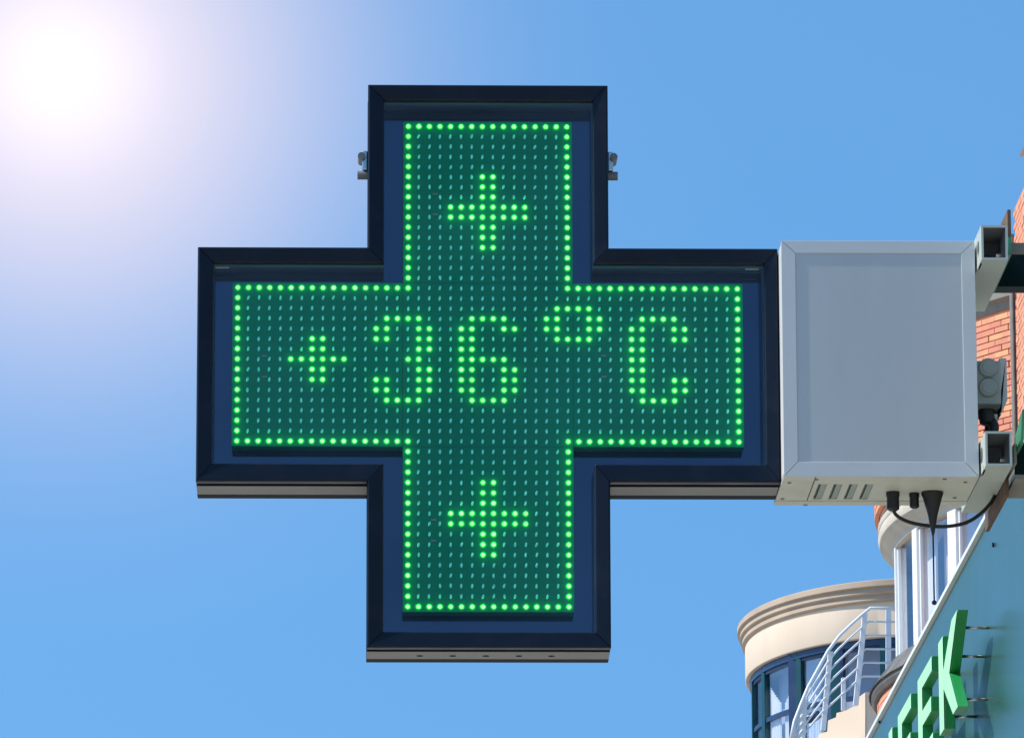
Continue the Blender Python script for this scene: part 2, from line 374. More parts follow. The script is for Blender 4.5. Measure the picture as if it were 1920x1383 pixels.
MB().lathe(TX, TY, [(6.260, 12.5), (0.1, 12.5)], -0.7, 1.5, 40).build('window_board', 'whitepaint', bb)
# bricks of the turret: one object each where the photograph shows them
BL, BH, BJ = 0.218, 0.0555, 0.011
bmesh_brick = MB().box(-BL / 2, BL / 2, -0.05, 0.0, -BH / 2, BH / 2).build('brick', 'brick', mesh_only=True)
step = (BL + 0.006) / TR
n_rows = int((15.80 - 14.30) / (BH + BJ))
rest = MB(); built = 0
def cam_px(p):
    d = Vector(p) - CAM; z = d.dot(fwd); return 960 + FPX * d.dot(right) / z, 691.5 + FPX * d.dot(down) / z
for rI in range(n_rows):
    z = 14.30 + (rI + 0.5) * (BH + BJ)
    for k in range(-8, 32):
        a = (k + (0.5 if rI % 2 else 0.0)) * step + random.uniform(-0.0012, 0.0012)
        x, y = cam_px(turret_pt(a, TR, z))
        rad = Vector((-math.cos(a), -math.sin(a), 0)); tan = Vector((-math.sin(a), math.cos(a), 0))
        mw = Matrix((tan, -rad, Vector((0, 0, 1)))).transposed().to_4x4()
        mw.translation = Vector((TX, TY, z)) + rad * (TR + random.uniform(-0.004, 0.005))
        if built < 290 and 1826 < x < 1922 and 540 < y < 990:
            o = bpy.data.objects.new('brick', bmesh_brick); col.objects.link(o); attach(o, bb); o.matrix_basis = mw; built += 1
        else:
            c = [mw @ Vector(q) for q in [(-BL / 2, 0, -BH / 2), (BL / 2, 0, -BH / 2), (BL / 2, 0, BH / 2), (-BL / 2, 0, BH / 2)]]
            d = [mw @ Vector(q) for q in [(-BL / 2, -.05, -BH / 2), (BL / 2, -.05, -BH / 2), (BL / 2, -.05, BH / 2), (-BL / 2, -.05, BH / 2)]]
            rest.hexa(c, d)
for rI in range(14):
    z = 12.20 - (rI + 0.5) * (BH + BJ)
    for k in range(-8, 22):
        a = (k + (0.5 if rI % 2 else 0.0)) * step
        rad = Vector((-math.cos(a), -math.sin(a), 0)); tan = Vector((-math.sin(a), math.cos(a), 0)); c0 = Vector((TX, TY, z)) + rad * (TR + 0.053 + random.uniform(-.003, .003))
        qd = [c0 + tan * sx * BL / 2 + Vector((0, 0, sz * BH / 2)) for sx, sz in ((-1, -1), (1, -1), (1, 1), (-1, 1))]
        rest.hexa(qd, [p - rad * 0.03 for p in qd])
o = rest.build('brickwork', 'brickstuff', bb); o['kind'] = 'stuff'
# flank wall running towards the camera
FX = 6.67
MB().box(FX + 0.012, FX + 1.6, 38.0, 48.48, 0, 16.46).build('flank_wall', 'brickwall', bb)
fl = MB()
for rI in range(int((16.44 - 10.5) / (BH + BJ))):
    z = 10.5 + (rI + 0.5) * (BH + BJ)
    for k in range(12):
        y1 = 48.49 - k * (BL + BJ) - (0.11 if rI % 2 else 0); y0 = y1 - BL
        fl.box(FX + random.uniform(-.004, .004), FX + 0.05, y0, y1, z - BH / 2, z + BH / 2)
o = fl.build('flank_brickwork', 'brickstuff', bb); o['kind'] = 'stuff'
MB().prism([(FX - 0.06, 47.3, 16.71), (FX + 1.7, 47.3, 16.71), (FX + 1.7, 47.3, 17.16), (FX + 0.05, 47.3, 16.87)], (0, -9.5, 0)).build('eave', 'cornice', bb)
MB().box(FX + 0.10, FX + 1.6, 38.0, 47.1, 16.46, 16.72).build('frieze', 'stone', bb)
MB().tube([(FX - 0.025, 48.54, 8), (FX - 0.025, 48.54, 16.2)], 0.03, 8).build('downpipe', 'slate', bb, smooth=True)

# ------------------------------------------------------------------ far cream building with the curved cornice
QX, QY, QA, QB = 9.2, 88.8, 2.87, 4.5
cb = thing('round_building', (QX, QY, 0), 'cream rounded building with stepped curved cornice and teal window frames', 'building')
def ell(a, s): return (QX - QA * s * math.cos(a), QY - QB * s * math.sin(a))
zt = 19.17
def ring(prof, name, mat, a0=-0.7, a1=2.6, seg=120):
    o = MB().lathe(QX, QY, prof, a0, a1, seg, QA, QB).build(name, mat, cb); smooth_by_angle(o, 40); return o
ring([(0.5, zt + 0.02), (0.995, zt), (1.0, zt - 0.015), (1.0, zt - 0.10), (0.992, zt - 0.115), (0.984, zt - 0.12)], 'cornice', 'tanstone')
ring([(0.984, zt - 0.12), (0.986, zt - 0.20), (0.979, zt - 0.225), (0.971, zt - 0.23)], 'cornice_step', 'tanstone')
ring([(0.971, zt - 0.23), (0.973, zt - 0.31), (0.965, zt - 0.335), (0.956, zt - 0.34)], 'cornice_step', 'tanstone')
ring([(0.955, zt - 0.34), (0.955, 18.27), (0.952, 18.255), (0.925, 18.25)], 'parapet_wall', 'render')
ring([(0.930, 18.25), (0.930, 18.14), (0.905, 18.14)], 'window_head', 'navyframe')
ring([(0.93, 0), (0.93, 16.55), (0.88, 16.56)], 'lower_wall', 'render')
def ell_angle(px, s, z):
    best = None
    for i in range(-40, 420):
        a = math.radians(i * 0.25); x, _ = cam_px((*ell(a, s), z))
        if best is None or abs(x - px) < best[0]: best = (abs(x - px), a)
    return best[1]
def radial_box(a, s0, s1, hw, z0, z1, name, mat):
    p0, p1 = Vector(ell(a, s0)), Vector(ell(a, s1)); n = (p1 - p0).normalized(); t = Vector((-n.y, n.x)) * hw
    pts = [p0 - t, p0 + t, p1 + t, p1 - t]
    return MB().prism([(p.x, p.y, z0) for p in pts], (0, 0, z1 - z0)).build(name, mat, cb, bevel=0.008)
posts = [(1410, .035, 'tealframe'), (1431, .055, 'tealframe'), (1487, .10, 'navyframe'), (1498, .05, 'tealframe'), (1567, .10, 'tealframe'), (1577, .04, 'navyframe'), (1657, .07, 'tealframe'), (1700, .05, 'tealframe')]
PA = []
for x, hw, mt in posts:
    a = ell_angle(x, 0.925, 18.0); PA.append(a)
    radial_box(a, 0.895, 0.928, hw, 16.55, 18.25, 'window_post', mt)
bays = [(0, 1), (1, 2), (3, 4), (5, 6), (6, 7)]
for i, j in bays:
    MB().lathe(QX, QY, [(0.905, 16.6), (0.905, 18.15)], PA[i], PA[j], 12, QA, QB).build('pane', 'glass', cb, smooth=True)
    for z, h in ((17.28, 0.075), (18.09, 0.05)):
        MB().lathe(QX, QY, [(0.900, z), (0.918, z), (0.918, z + h), (0.900, z + h), (0.900, z)], PA[i], PA[j], 12, QA, QB).build('transom', 'navyframe', cb)
def curtain(a0, a1, z0, z1, s=0.86, lift0=0.0, lift1=0.0):
    mb = MB(); n = 26; pts = []
    for k in range(n + 1):
        t = k / n; a = a0 + (a1 - a0) * t; ss = s + 0.006 * math.sin(k * 1.9)
        x, y = ell(a, ss); pts.append((x, y, z0)); pts.append((x, y, z1 + (lift0 * (1 - t) + lift1 * t)))
    mb.face_grid(pts, [(2 * k, 2 * k + 2, 2 * k + 3, 2 * k + 1) for k in range(n)])
    return mb.build('curtain', 'curtain', cb, smooth=True)
d1 = PA[2] - PA[1]
curtain(PA[1] - 0.02 * d1, PA[1] + 0.45 * d1, 16.6, 17.85, 0.885, lift0=0.1, lift1=-0.3)
curtain(PA[1] + 0.60 * d1, PA[1] + 1.0 * d1, 16.6, 17.75, 0.885, lift0=-0.25, lift1=0.15)
curtain(PA[1], PA[2], 16.6, 17.25, 0.83)
curtain(PA[3], PA[3] + 0.55 * (PA[4] - PA[3]), 16.6, 17.85, 0.885, lift1=-0.5)
MB().lathe(QX, QY, [(0.76, 16.5), (0.76, 18.3)], -0.7, 2.6, 60, QA, QB).build('room_wall', 'room', cb)
MB().lathe(QX, QY, [(0.91, 16.5), (0.91, 18.3)], -1.2, PA[0] - 0.03, 30, QA, QB).build('room_wall', 'room', cb)
MB().lathe(QX, QY, [(0.95, 18.26), (0.1, 18.27)], -0.7, 2.6, 60, QA, QB).build('room_ceiling', 'room', cb)
MB().lathe(QX, QY, [(0.9, 16.52), (0.1, 16.52)], -0.7, 2.6, 60, QA, QB).build('room_floor', 'room', cb)

# ------------------------------------------------------------------ outside stair with white railing
st = thing('outside_stair', (at(1600, 1300, 70).x, 70, 0), 'white metal stair railing with horizontal bars above cream stepped wall', 'stair railing')
ZP = lambda x, y: (1370 + x * 0.2336, 1060 + y * 0.2336)
def stp(x, y, Y): return at(*ZP(x, y), Y)
top = [(1330, 342), (1120, 340), (1050, 398), (960, 478), (870, 565), (780, 685), (700, 830), (620, 975), (560, 1120), (510, 1250), (480, 1400)]
bot = [(1330, 888), (1060, 886), (985, 948), (895, 1030), (812, 1105), (735, 1172), (668, 1250), (600, 1335), (560, 1400), (545, 1450), (540, 1500)]
deps = [70.0, 70.0, 69.9, 69.8, 69.7, 69.55, 69.4, 69.3, 69.2, 69.15, 69.1]
for k in range(6):
    t = k / 5.0
    path = [stp(a[0] + (b[0] - a[0]) * t, a[1] + (b[1] - a[1]) * t, d) for a, b, d in zip(top, bot, deps)]
    MB().tube(path, 0.023 if k == 0 else 0.0145, 8).build('handrail' if k == 0 else 'rail', 'rail', st, smooth=True)
def post(x0, y0, x1, y1, Y, w=0.035):
    a, b = stp(x0, y0, Y), stp(x1, y1, Y)
    MB().hexa([b + Vector((-w, -w * 1.4, 0)), b + Vector((w, -w * 1.4, 0)), b + Vector((w, w * 1.4, 0)), b + Vector((-w, w * 1.4, 0))],
              [a + Vector((-w, -w * 1.4, 0)), a + Vector((w, -w * 1.4, 0)), a + Vector((w, w * 1.4, 0)), a + Vector((-w, w * 1.4, 0))]).build('post', 'rail', st, bevel=0.004)
post(1266, 340, 1266, 1010, 70.05)
post(1078, 385, 1003, 1120, 69.96, 0.036)
post(800, 690, 742, 1320, 69.62, 0.034)
post(905, 900, 905, 1160, 69.85, 0.03)
post(590, 1070, 570, 1480, 69.28, 0.04)
prof = [(520, 1480), (700, 1400), (712, 1345), (775, 1330), (782, 1240), (845, 1215), (850, 1180), (925, 1160), (985, 1128), (1020, 1125), (1030, 1050), (1080, 1015), (1080, 1480)]
pts = [stp(x, y, 70.15 + (1080 - x) * 0.0016) for x, y in prof]
MB().prism(pts, (0.35, 0.6, 0)).build('stepped_wall', 'render', st)
a = stp(1080, 1013, 70.152); b = stp(1260, 1480, 70.152)
MB().box(a.x + 0.003, b.x, 70.152, 70.9, 0, a.z).build('landing_wall', 'render', st)
MB().box(pts[0].x, b.x, 70.2, 71.2, 0, pts[0].z + 0.03).build('base_wall', 'render', st)
lp = stp(660, 1215, 69.75)
lamp = MB().tube([lp + Vector((-.13, 0, -.05)), lp + Vector((0, 0, 0)), lp + Vector((.1, 0, .05))], [.05, .075, .05], 12).build('light_fitting', 'navyframe', st, smooth=True)

# ------------------------------------------------------------------ near shop building (out of the picture, carries the steelwork)
sb = thing('shop_building', (2.4, 0, 0), 'plain shop wall carrying the sign steelwork just outside the right edge', 'building')
MB().box(2.05, 6, -5, 3.0, 0, 4.9).build('wall', 'stone', sb)

# ------------------------------------------------------------------ fascia with the standing letters
fs = thing('fascia_sign', (1.33, 3.0, 3.2), 'blue green shop fascia panel with raised bright green letters, lower right corner', 'fascia sign')
ZF = 4.071
MB().box(1.332, 1.40, 0.45, 8.0, 3.1, ZF).build('fascia_panel', 'fascia', fs)
MB().box(1.322, 1.42, 0.45, 8.0, ZF + 0.0005, ZF + 0.011).build('edge_trim', 'whitepaint', fs, bevel=0.001)
MB().box(1.404, 2.04, 0.45, 3.0, 3.12, ZF - 0.05).build('canopy_body', 'stone', fs)
for px, py in ((1864, 1021), (1650, 1352)):
    p = atx(px, py, 1.331); disc_mesh(p, (-1, 0, 0), 0.005, 0.004, 10).build('screw', 'greensteel', fs)
LX0, LX1 = 1.258, 1.280                         # front and back of the letters
def letter(polys, label, rods):
    first = None
    mb = MB()
    for poly in polys: mb.prism([(LX0, y, z) for y, z in poly], (LX1 - LX0, 0, 0))
    o = mb.build('letter', 'letter', fs, bevel=0.0012); o['label'] = label
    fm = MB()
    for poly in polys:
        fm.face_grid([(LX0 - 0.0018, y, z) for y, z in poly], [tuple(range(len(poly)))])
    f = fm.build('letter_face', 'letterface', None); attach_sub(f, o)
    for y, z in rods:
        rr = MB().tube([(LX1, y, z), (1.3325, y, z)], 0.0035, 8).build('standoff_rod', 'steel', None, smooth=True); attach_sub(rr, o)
def attach_sub(c, part):
    c.parent = part
    c.matrix_parent_inverse = Matrix.Identity(4)
TOP, BOT = 3.869, 3.665
def E_at(y0):                                   # y0: far (left) side of the stem
    w, s = 0.345, 0.105; t = 0.033; mid = (TOP + BOT) / 2
    return [[(y0, TOP), (y0, BOT), (y0 - s, BOT), (y0 - s, TOP)],
            [(y0 - s, TOP), (y0 - s, TOP - t), (y0 - w, TOP - t), (y0 - w, TOP)],
            [(y0 - s, mid + t / 2), (y0 - s, mid - t / 2), (y0 - w + .03, mid - t / 2), (y0 - w + .03, mid + t / 2)],
            [(y0 - s, BOT + t), (y0 - s, BOT), (y0 - w, BOT), (y0 - w, BOT + t)]]
K_poly = [[(1.705, TOP), (1.705, BOT), (1.602, BOT), (1.602, TOP)],
          [(1.602, 3.793), (1.602, 3.752), (1.470, 3.766)],
          [(1.602, 3.793), (1.470, 3.766), (1.277, TOP), (1.400, TOP)],
          [(1.602, 3.7525), (1.405, BOT), (1.298, BOT), (1.470, 3.7655)]]
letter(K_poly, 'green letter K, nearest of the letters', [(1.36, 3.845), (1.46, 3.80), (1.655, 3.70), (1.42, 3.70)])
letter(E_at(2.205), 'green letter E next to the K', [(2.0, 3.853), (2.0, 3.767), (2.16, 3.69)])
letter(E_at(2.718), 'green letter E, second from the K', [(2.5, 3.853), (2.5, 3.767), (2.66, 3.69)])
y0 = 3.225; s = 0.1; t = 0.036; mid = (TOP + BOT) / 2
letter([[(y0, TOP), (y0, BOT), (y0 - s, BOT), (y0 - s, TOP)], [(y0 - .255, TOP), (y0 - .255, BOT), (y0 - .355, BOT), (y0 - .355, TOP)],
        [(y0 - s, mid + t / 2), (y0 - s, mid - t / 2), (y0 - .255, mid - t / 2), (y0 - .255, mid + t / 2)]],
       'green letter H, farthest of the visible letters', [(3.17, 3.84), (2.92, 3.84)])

# ------------------------------------------------------------------ steel brackets and plates behind the tubes
br = thing('steel_bracket', (1.24, 0.1, 4.25), 'dark green steel beam with rusty plate beside the upper square tube', 'bracket')
MB().box(1.2360, 1.2430, -0.03, 0.30, 4.366, 4.420).build('plate', 'rust', br, bevel=0.001)
MB().box(1.2360, 1.2430, -0.03, 0.30, 4.330, 4.3655).build('plate', 'greenlight', br, bevel=0.001)
MB().box(1.2435, 2.045, 0.02, 0.029, 4.345, 4.366).build('flange', 'stone', br)
MB().box(1.176, 2.045, 0.3005, 0.36, 4.345, 4.415).build('beam', 'greensteel', br, bevel=.002)
MB().box(1.2215, 1.2355, 0.05, 0.10, 4.332, 4.350).build('spacer', 'greensteel', br)
MB().tube([(1.2355, 0.02, 4.395), (1.2335, 0.02, 4.395)], .008, 6).build('bolt', 'rust', br)
b2 = thing('steel_bracket', (1.24, 0.1, 3.85), 'rusty brown steel plate and green beam beside the lower square tube', 'bracket')
MB().box(1.2225, 1.2305, -0.01, 0.36, 3.862, 3.905).build('plate', 'rust', b2, bevel=0.001)
MB().box(1.2312, 1.2370, -0.10, 0.10, 3.906, 3.945).build('plate', 'stone', b2, bevel=0.001)
MB().box(1.2376, 2.045, -0.06, -0.05, 3.893, 3.955).build('web', 'greensteel', b2)
MB().box(1.2376, 2.045, -0.06, 0.13, 3.884, 3.8925).build('flange', 'stone', b2)
MB().box(1.2376, 2.045, -0.0495, 0.13, 3.946, 3.954).build('flange', 'greensteel', b2)
MB().prism([(1.2376, -0.16, 3.9305), (1.2376, -0.061, 3.9305), (1.2376, -0.061, 3.962), (1.2376, -0.20, 3.99)], (0.006, 0, 0)).build('gusset', 'greenlight', b2, bevel=0.001)
# ------------------------------------------------------------------ mounting box
mbx = thing('sign_mounting_box', (0.98, 0.05, 3.884), 'light grey metal box between the green cross and the wall brackets', 'mounting box')
BX0, BX1, BY0, BY1, BZ0, BZ1 = 0.7945, 1.1665, -0.08, 0.20, 3.884, 4.345
IX0, IX1, IZ0, IZ1 = 0.8215, 1.1405, 3.9125, 4.3205
MB().box(BX0 + .001, BX1 - .001, BY0 + 0.0042, BY1, BZ0 + .006, BZ1 - .001).build('body', 'boxgrey', mbx, bevel=0.002)
MB().box(IX0 - .004, IX1 + .004, BY0 + 0.0018, BY0 + 0.004, IZ0 - .004, IZ1 + .004).build('front_panel', 'boxpanel', mbx)
e = 0.00035
rails = [[(BX0, BZ1), (BX1, BZ1), (IX1, IZ1), (IX0, IZ1)], [(BX1, BZ1), (BX1, BZ0), (IX1, IZ0), (IX1, IZ1)],
         [(BX1, BZ0), (BX0, BZ0), (IX0, IZ0), (IX1, IZ0)], [(BX0, BZ0), (BX0, BZ1), (IX0, IZ1), (IX0, IZ0)]]
for rp in rails:
    cx = sum(p[0] for p in rp) / 4; cz = sum(p[1] for p in rp) / 4
    # slightly short of the mitre so that the joint stays visible
    P = []
    for i, (x, z) in enumerate(rp):
        j = (1, 0, 3, 2)[i]; d = Vector((rp[j][0] - x, rp[j][1] - z)).normalized() * e * 1.6
        P.append((x + d.x, z + d.y))
    MB().hexa([(P[0][0], BY0 + 0.0041, P[0][1]), (P[1][0], BY0 + 0.0041, P[1][1]), (P[2][0], BY0 + .0017, P[2][1]), (P[3][0], BY0 + .0017, P[3][1])],
              [(P[0][0], BY0, P[0][1]), (P[1][0], BY0, P[1][1]), (P[2][0], BY0, P[2][1]), (P[3][0], BY0, P[3][1])]).build('front_rail', 'boxgrey', mbx, bevel=0.0006)
# underside
ZB = BZ0
seam = atz(1520, 920, ZB).x
MB().box(BX0, BX1, BY0 + .0045, BY1, ZB + 0.004, ZB + 0.0058).build('vent_shade_sheet', 'black', mbx)  # black sheet painting the dark inside of the vent slots
MB().box(BX0, seam - .001, BY0 + .0045, 0.158, ZB, ZB + .0038).build('bottom_plate', 'plate', mbx, bevel=.0006)
sl_x0 = seam + 0.010; pitch = 0.0297; sw = 0.017
mb_ = MB(); vy0, vy1 = -0.006, 0.145
mb_.box(seam + .001, BX1, BY0 + .0045, vy0, ZB, ZB + .0038)
mb_.box(seam + .001, BX1, vy1, 0.158, ZB, ZB + .0038)
xs = seam + .001
for k in range(4):
    x0 = sl_x0 + k * pitch; mb_.box(xs, x0, vy0, vy1, ZB, ZB + .0038); xs = x0 + sw
mb_.box(xs, BX1, vy0, vy1, ZB, ZB + .0038)
mb_.build('bottom_plate', 'plate', mbx)
for k in range(4):
    x0 = sl_x0 + k * pitch + 0.0055
    MB().hexa([(x0, vy0 + .002, ZB + .001), (x0 + .012, vy0 + .002, ZB + .0028), (x0 + .012, vy1 - .002, ZB + .0028), (x0, vy1 - .002, ZB + .001)],
              [(x0, vy0 + .002, ZB + .002), (x0 + .012, vy0 + .002, ZB + .0038), (x0 + .012, vy1 - .002, ZB + .0038), (x0, vy1 - .002, ZB + .002)]).build('louvre_slat', 'junction', mbx)
MB().box(BX0, BX1, 0.1605, BY1, ZB - .001, ZB + .0038).build('rear_lip', 'plate', mbx, bevel=.0006)
for px, py in ((1480, 904), (1467, 934), (1531, 898), (1771, 897), (1810, 903), (1790, 932), (1510, 945)):
    p = atz(px, py, ZB); disc_mesh((p.x, p.y, ZB + .0003), (0, 0, -1), 0.0038 if px != 1510 else .005, .0022, 10).build('screw', 'casing', mbx)
# glands, cone-shaped sensor and cable
def gland(px, py, r, h):
    p = atz(px, py, ZB)
    o = MB().tube([(p.x, p.y, ZB + .001), (p.x, p.y, ZB - h * .25), (p.x, p.y, ZB - h * .27), (p.x, p.y, ZB - h * .9), (p.x, p.y, ZB - h)],
                  [r * 1.05, r * 1.05, r * .95, r * .98, r * .6], 18).build('cable_gland', 'black', mbx); smooth_by_angle(o); return p
g1 = gland(1674, 922, 0.0125, 0.037)
g2 = gland(1714, 924, 0.0095, 0.030)
pc = atz(1748, 922, ZB)
o = MB().tube([(pc.x, pc.y, ZB + .001), (pc.x, pc.y, ZB - .004), (pc.x, pc.y, ZB - .012), (pc.x, pc.y, ZB - .045), (pc.x, pc.y, ZB - .078), (pc.x, pc.y, ZB - .086)],
              [.021, .0215, .0185, .0095, .0035, .0018], 22).build('antenna_cone', 'black', mbx); smooth_by_angle(o)
MB().tube([(pc.x, pc.y, ZB - .08), (pc.x, pc.y, ZB - .213)], .0016, 8).build('antenna_rod', 'black', mbx, smooth=True)
tip = Vector((pc.x, pc.y, ZB - .216))
bmm = bmesh.new(); bmesh.ops.create_uvsphere(bmm, u_segments=14, v_segments=10, radius=.0048)
bmesh.ops.translate(bmm, verts=bmm.verts, vec=tip); me = bpy.data.meshes.new('antenna_tip'); bmm.to_mesh(me); bmm.free()
me.materials.append(M['black'])
for p in me.polygons: p.use_smooth = True
o = bpy.data.objects.new('antenna_tip', me); col.objects.link(o); attach(o, mbx)
def bez(P, n=10):
    out = []
    P = [Vector(p) for p in P]; Q = [P[0] * 2 - P[1]] + P + [P[-1] * 2 - P[-2]]
    for i in range(1, len(Q) - 2):
        for k in range(n):
            t = k / n; a, b, c, d = Q[i - 1], Q[i], Q[i + 1], Q[i + 2]
            out.append(0.5 * ((2 * b) + (c - a) * t + (2 * a - 5 * b + 4 * c - d) * t * t + (3 * b - a - 3 * c + d) * t ** 3))
    return out + [P[-1]]
cy = g1.y
cpts = [(1675, 950), (1678, 962), (1692, 973), (1715, 981), (1748, 986), (1780, 986), (1812, 979), (1838, 963), (1857, 943), (1868, 922), (1876, 900)]
path = [(g1.x, g1.y, ZB - .030)] + [at(x, y, cy + 0.006 * i) for i, (x, y) in enumerate(cpts)]
MB().tube(bez(path), .0036, 10).build('cable', 'black', mbx, smooth=True)
# square tubes with a round hole in their sides
def tube_part(z0, z1, y0, y1, holey):
    x0, x1, t = 1.1705, 1.2210, .0042
    w = MB(); zc = (z0 + z1) / 2; rh = 0.0165; n = 20
    def side(xa, xb):
        ring = [(holey + rh * 1.25 * math.cos(2 * math.pi * k / n), zc + rh * math.sin(2 * math.pi * k / n)) for k in range(n)]
        sq = 0.03
        def onsq(a):
            c, s2 = math.cos(a), math.sin(a); k = 1 / max(abs(c) / (sq), abs(s2) / ((z1 - z0) / 2)); return (holey + c * k, zc + s2 * k)
        outer = [onsq(2 * math.pi * k / n) for k in range(n)]
        for xx in (xa, xb):
            w.face_grid([(xx, y, z) for y, z in ring] + [(xx, y, z) for y, z in outer], [(k, (k + 1) % n, n + (k + 1) % n, n + k) for k in range(n)])
        w.face_grid([(xa, y, z) for y, z in ring] + [(xb, y, z) for y, z in ring], [(k, (k + 1) % n, n + (k + 1) % n, n + k) for k in range(n)])
        w.box(xa, xb, y0, holey - sq, z0, z1); w.box(xa, xb, holey + sq, y1, z0, z1)
    side(x0, x0 + t)
    w.box(x1 - t, x1, y0, y1, z0, z1)
    w.box(x0 + t, x1 - t, y0, y1, z1 - t, z1); w.box(x0 + t, x1 - t, y0, y1, z0, z0 + t)
    o = w.build('square_tube', 'tube', mbx)
    MB().box(x0 + t + .001, x1 - t - .001, y0 + .13, y0 + .134, z0 + t + .001, z1 - t - .001).build('tube_plug', 'tubein', mbx)
    bolt = MB().tube([(x1 - t, y0 + .085, zc - .004), (x1 - t - .010, y0 + .085, zc - .004)], .006, 6).build('bolt', 'steel', mbx)
    # inner lining of the tube, darker grey than the outside
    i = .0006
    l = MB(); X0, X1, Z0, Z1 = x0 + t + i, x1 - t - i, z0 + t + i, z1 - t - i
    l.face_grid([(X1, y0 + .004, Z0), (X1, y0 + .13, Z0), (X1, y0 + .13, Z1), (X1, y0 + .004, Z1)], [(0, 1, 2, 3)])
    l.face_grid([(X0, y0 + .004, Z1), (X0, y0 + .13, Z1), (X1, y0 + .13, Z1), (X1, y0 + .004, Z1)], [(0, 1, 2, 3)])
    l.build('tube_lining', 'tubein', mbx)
    for yy in (BY0 + .06, BY1 - .05):
        MB().tube([(x0 - .0042, yy, zc), (x0 + .0005, yy, zc)], .009, 12).build('spacer', 'steel', mbx)
tube_part(4.288, 4.3555, -0.165, 0.275, -0.105)
tube_part(3.8885, 3.955, -0.165, 0.30, -0.095)

# ------------------------------------------------------------------ junction box
jb = thing('junction_box', (1.19, 0.1, 4.02), 'small grey plastic junction box with two round knockouts beside the mounting box', 'junction box')
JY = 0.02
q0 = at(1836, 676, JY); q1 = at(1876, 676, JY); q2 = at(1876, 757, JY); q3 = at(1889, 790, JY)
JX0 = 1.1672
MB().hexa([(JX0, JY, q2.z), (q1.x, JY, q2.z), (q1.x, JY, q0.z), (JX0, JY, q0.z)],
          [(JX0, JY + .09, q2.z - .012), (q1.x, JY + .09, q2.z - .012), (q1.x, JY + .09, q0.z), (JX0, JY + .09, q0.z)]).build('housing', 'junction', jb, bevel=.003)
zz = at(1880, 750, JY + .03).z; zb = at(1870, 792, JY + .03).z; xr = at(1888, 700, JY + .03).x; zt2 = at(1880, 671, JY + .03).z
MB().prism([(q1.x + .0005, JY + .03, zt2), (xr, JY + .03, zt2), (xr, JY + .03, zz), (q1.x - .006, JY + .03, zb), (q1.x - .014, JY + .03, q2.z - .013), (q1.x + .0005, JY + .03, q2.z - .013)], (0, .05, 0)).build('side_cover', 'boxgrey', jb, bevel=.002)
for py in (690, 727):
    c = at(1853, py, JY)
    o = MB().tube([(c.x, JY + .001, c.z), (c.x, JY - .004, c.z), (c.x, JY - .008, c.z)], [.019, .019, .0165], 24).build('knockout', 'junction', jb); smooth_by_angle(o)
    o2 = MB().tube([(c.x, JY - .0075, c.z), (c.x, JY - .0095, c.z)], [.0125, .012], 24).build('knockout_cap', 'junction', jb); smooth_by_angle(o2)
c = at(1850, 757, JY + .03)
o = MB().tube([(c.x, JY + .04, q2.z - .003), (c.x + .002, JY + .038, q2.z - .03), (c.x + .002, JY + .038, q2.z - .034)], [.0165, .0155, .010], 18).build('cable_gland', 'black', jb); smooth_by_angle(o)
pth = [(c.x + .002, JY + .038, q2.z - .030), tuple(at(1857, 790, .055)), tuple(at(1864, 803, .05)), (1.196, .05, 3.954)]
MB().tube(bez(pth), .0095, 12).build('cable', 'black', jb, smooth=True)
pth = [(c.x - .008, JY + .045, q2.z - .020), tuple(at(1843, 785, .09)), tuple(at(1852, 803, .10)), (1.186, .10, 3.954)]
MB().tube(bez(pth), .006, 12).build('cable', 'black', jb, smooth=True)

# ------------------------------------------------------------------ the LED cross
cs = thing('led_cross_sign', (0.235, 0.085, 3.567), 'green LED pharmacy cross in navy black frame reading +36°C with lit border', 'LED sign')
OX = (-0.3250, 0.0020, 0.4672, 0.7935); OZ = (4.6730, 4.3485, 3.8885, 3.5675)
NX = (-0.2945, 0.0335, 0.4375, 0.7665); NZ = (4.6430, 4.3185, 3.9245, 3.5985)
def cross(X, Z):
    return [(X[1], Z[0]), (X[2], Z[0]), (X[2], Z[1]), (X[3], Z[1]), (X[3], Z[2]), (X[2], Z[2]), (X[2], Z[3]), (X[1], Z[3]), (X[1], Z[2]), (X[0], Z[2]), (X[0], Z[1]), (X[1], Z[1])]
def lerp_cross(t):
    return cross([a + (b - a) * t for a, b in zip(OX, NX)], [a + (b - a) * t for a, b in zip(OZ, NZ)])
DEPTH = 0.168; YB = 0.086
def rail_mesh(profile, i, gap=0.00035):
    """one mitred rail of the cross outline: profile is a closed list of (t, y)"""
    mb = MB(); A = []; B = []
    for t, y in profile:
        P = lerp_cross(t); a = Vector(P[i]); b = Vector(P[(i + 1) % 12]); d = (b - a).normalized() * gap
        A.append((a.x + d.x, y, a.y + d.y)); B.append((b.x - d.x, y, b.y - d.y))
    n = len(profile)
    mb.face_grid(A + B, [tuple(range(n)), tuple(range(n, 2 * n))] + [(k, (k + 1) % n, n + (k + 1) % n, n + k) for k in range(n)])
    return mb
front_prof = [(0.0, 0.026), (0.0, 0.004), (0.05, 0.0008), (0.12, 0.0), (0.80, 0.0035), (0.93, 0.0042), (0.965, 0.0055), (1.0, 0.009), (1.0, 0.026)]
inner_prof = [(0.93, 0.0265), (1.0, 0.0265), (1.0, YB), (0.93, YB)]
rear_prof = [(-0.02, 0.134), (1.0, 0.134), (1.0, DEPTH), (-0.02, DEPTH)]
case_prof = [(0.0, 0.051), (0.85, 0.051), (0.85, 0.1335), (0.0, 0.1335)]
neck_prof = [(0.03, 0.0265), (0.85, 0.0265), (0.85, 0.0505), (0.03, 0.0505)]
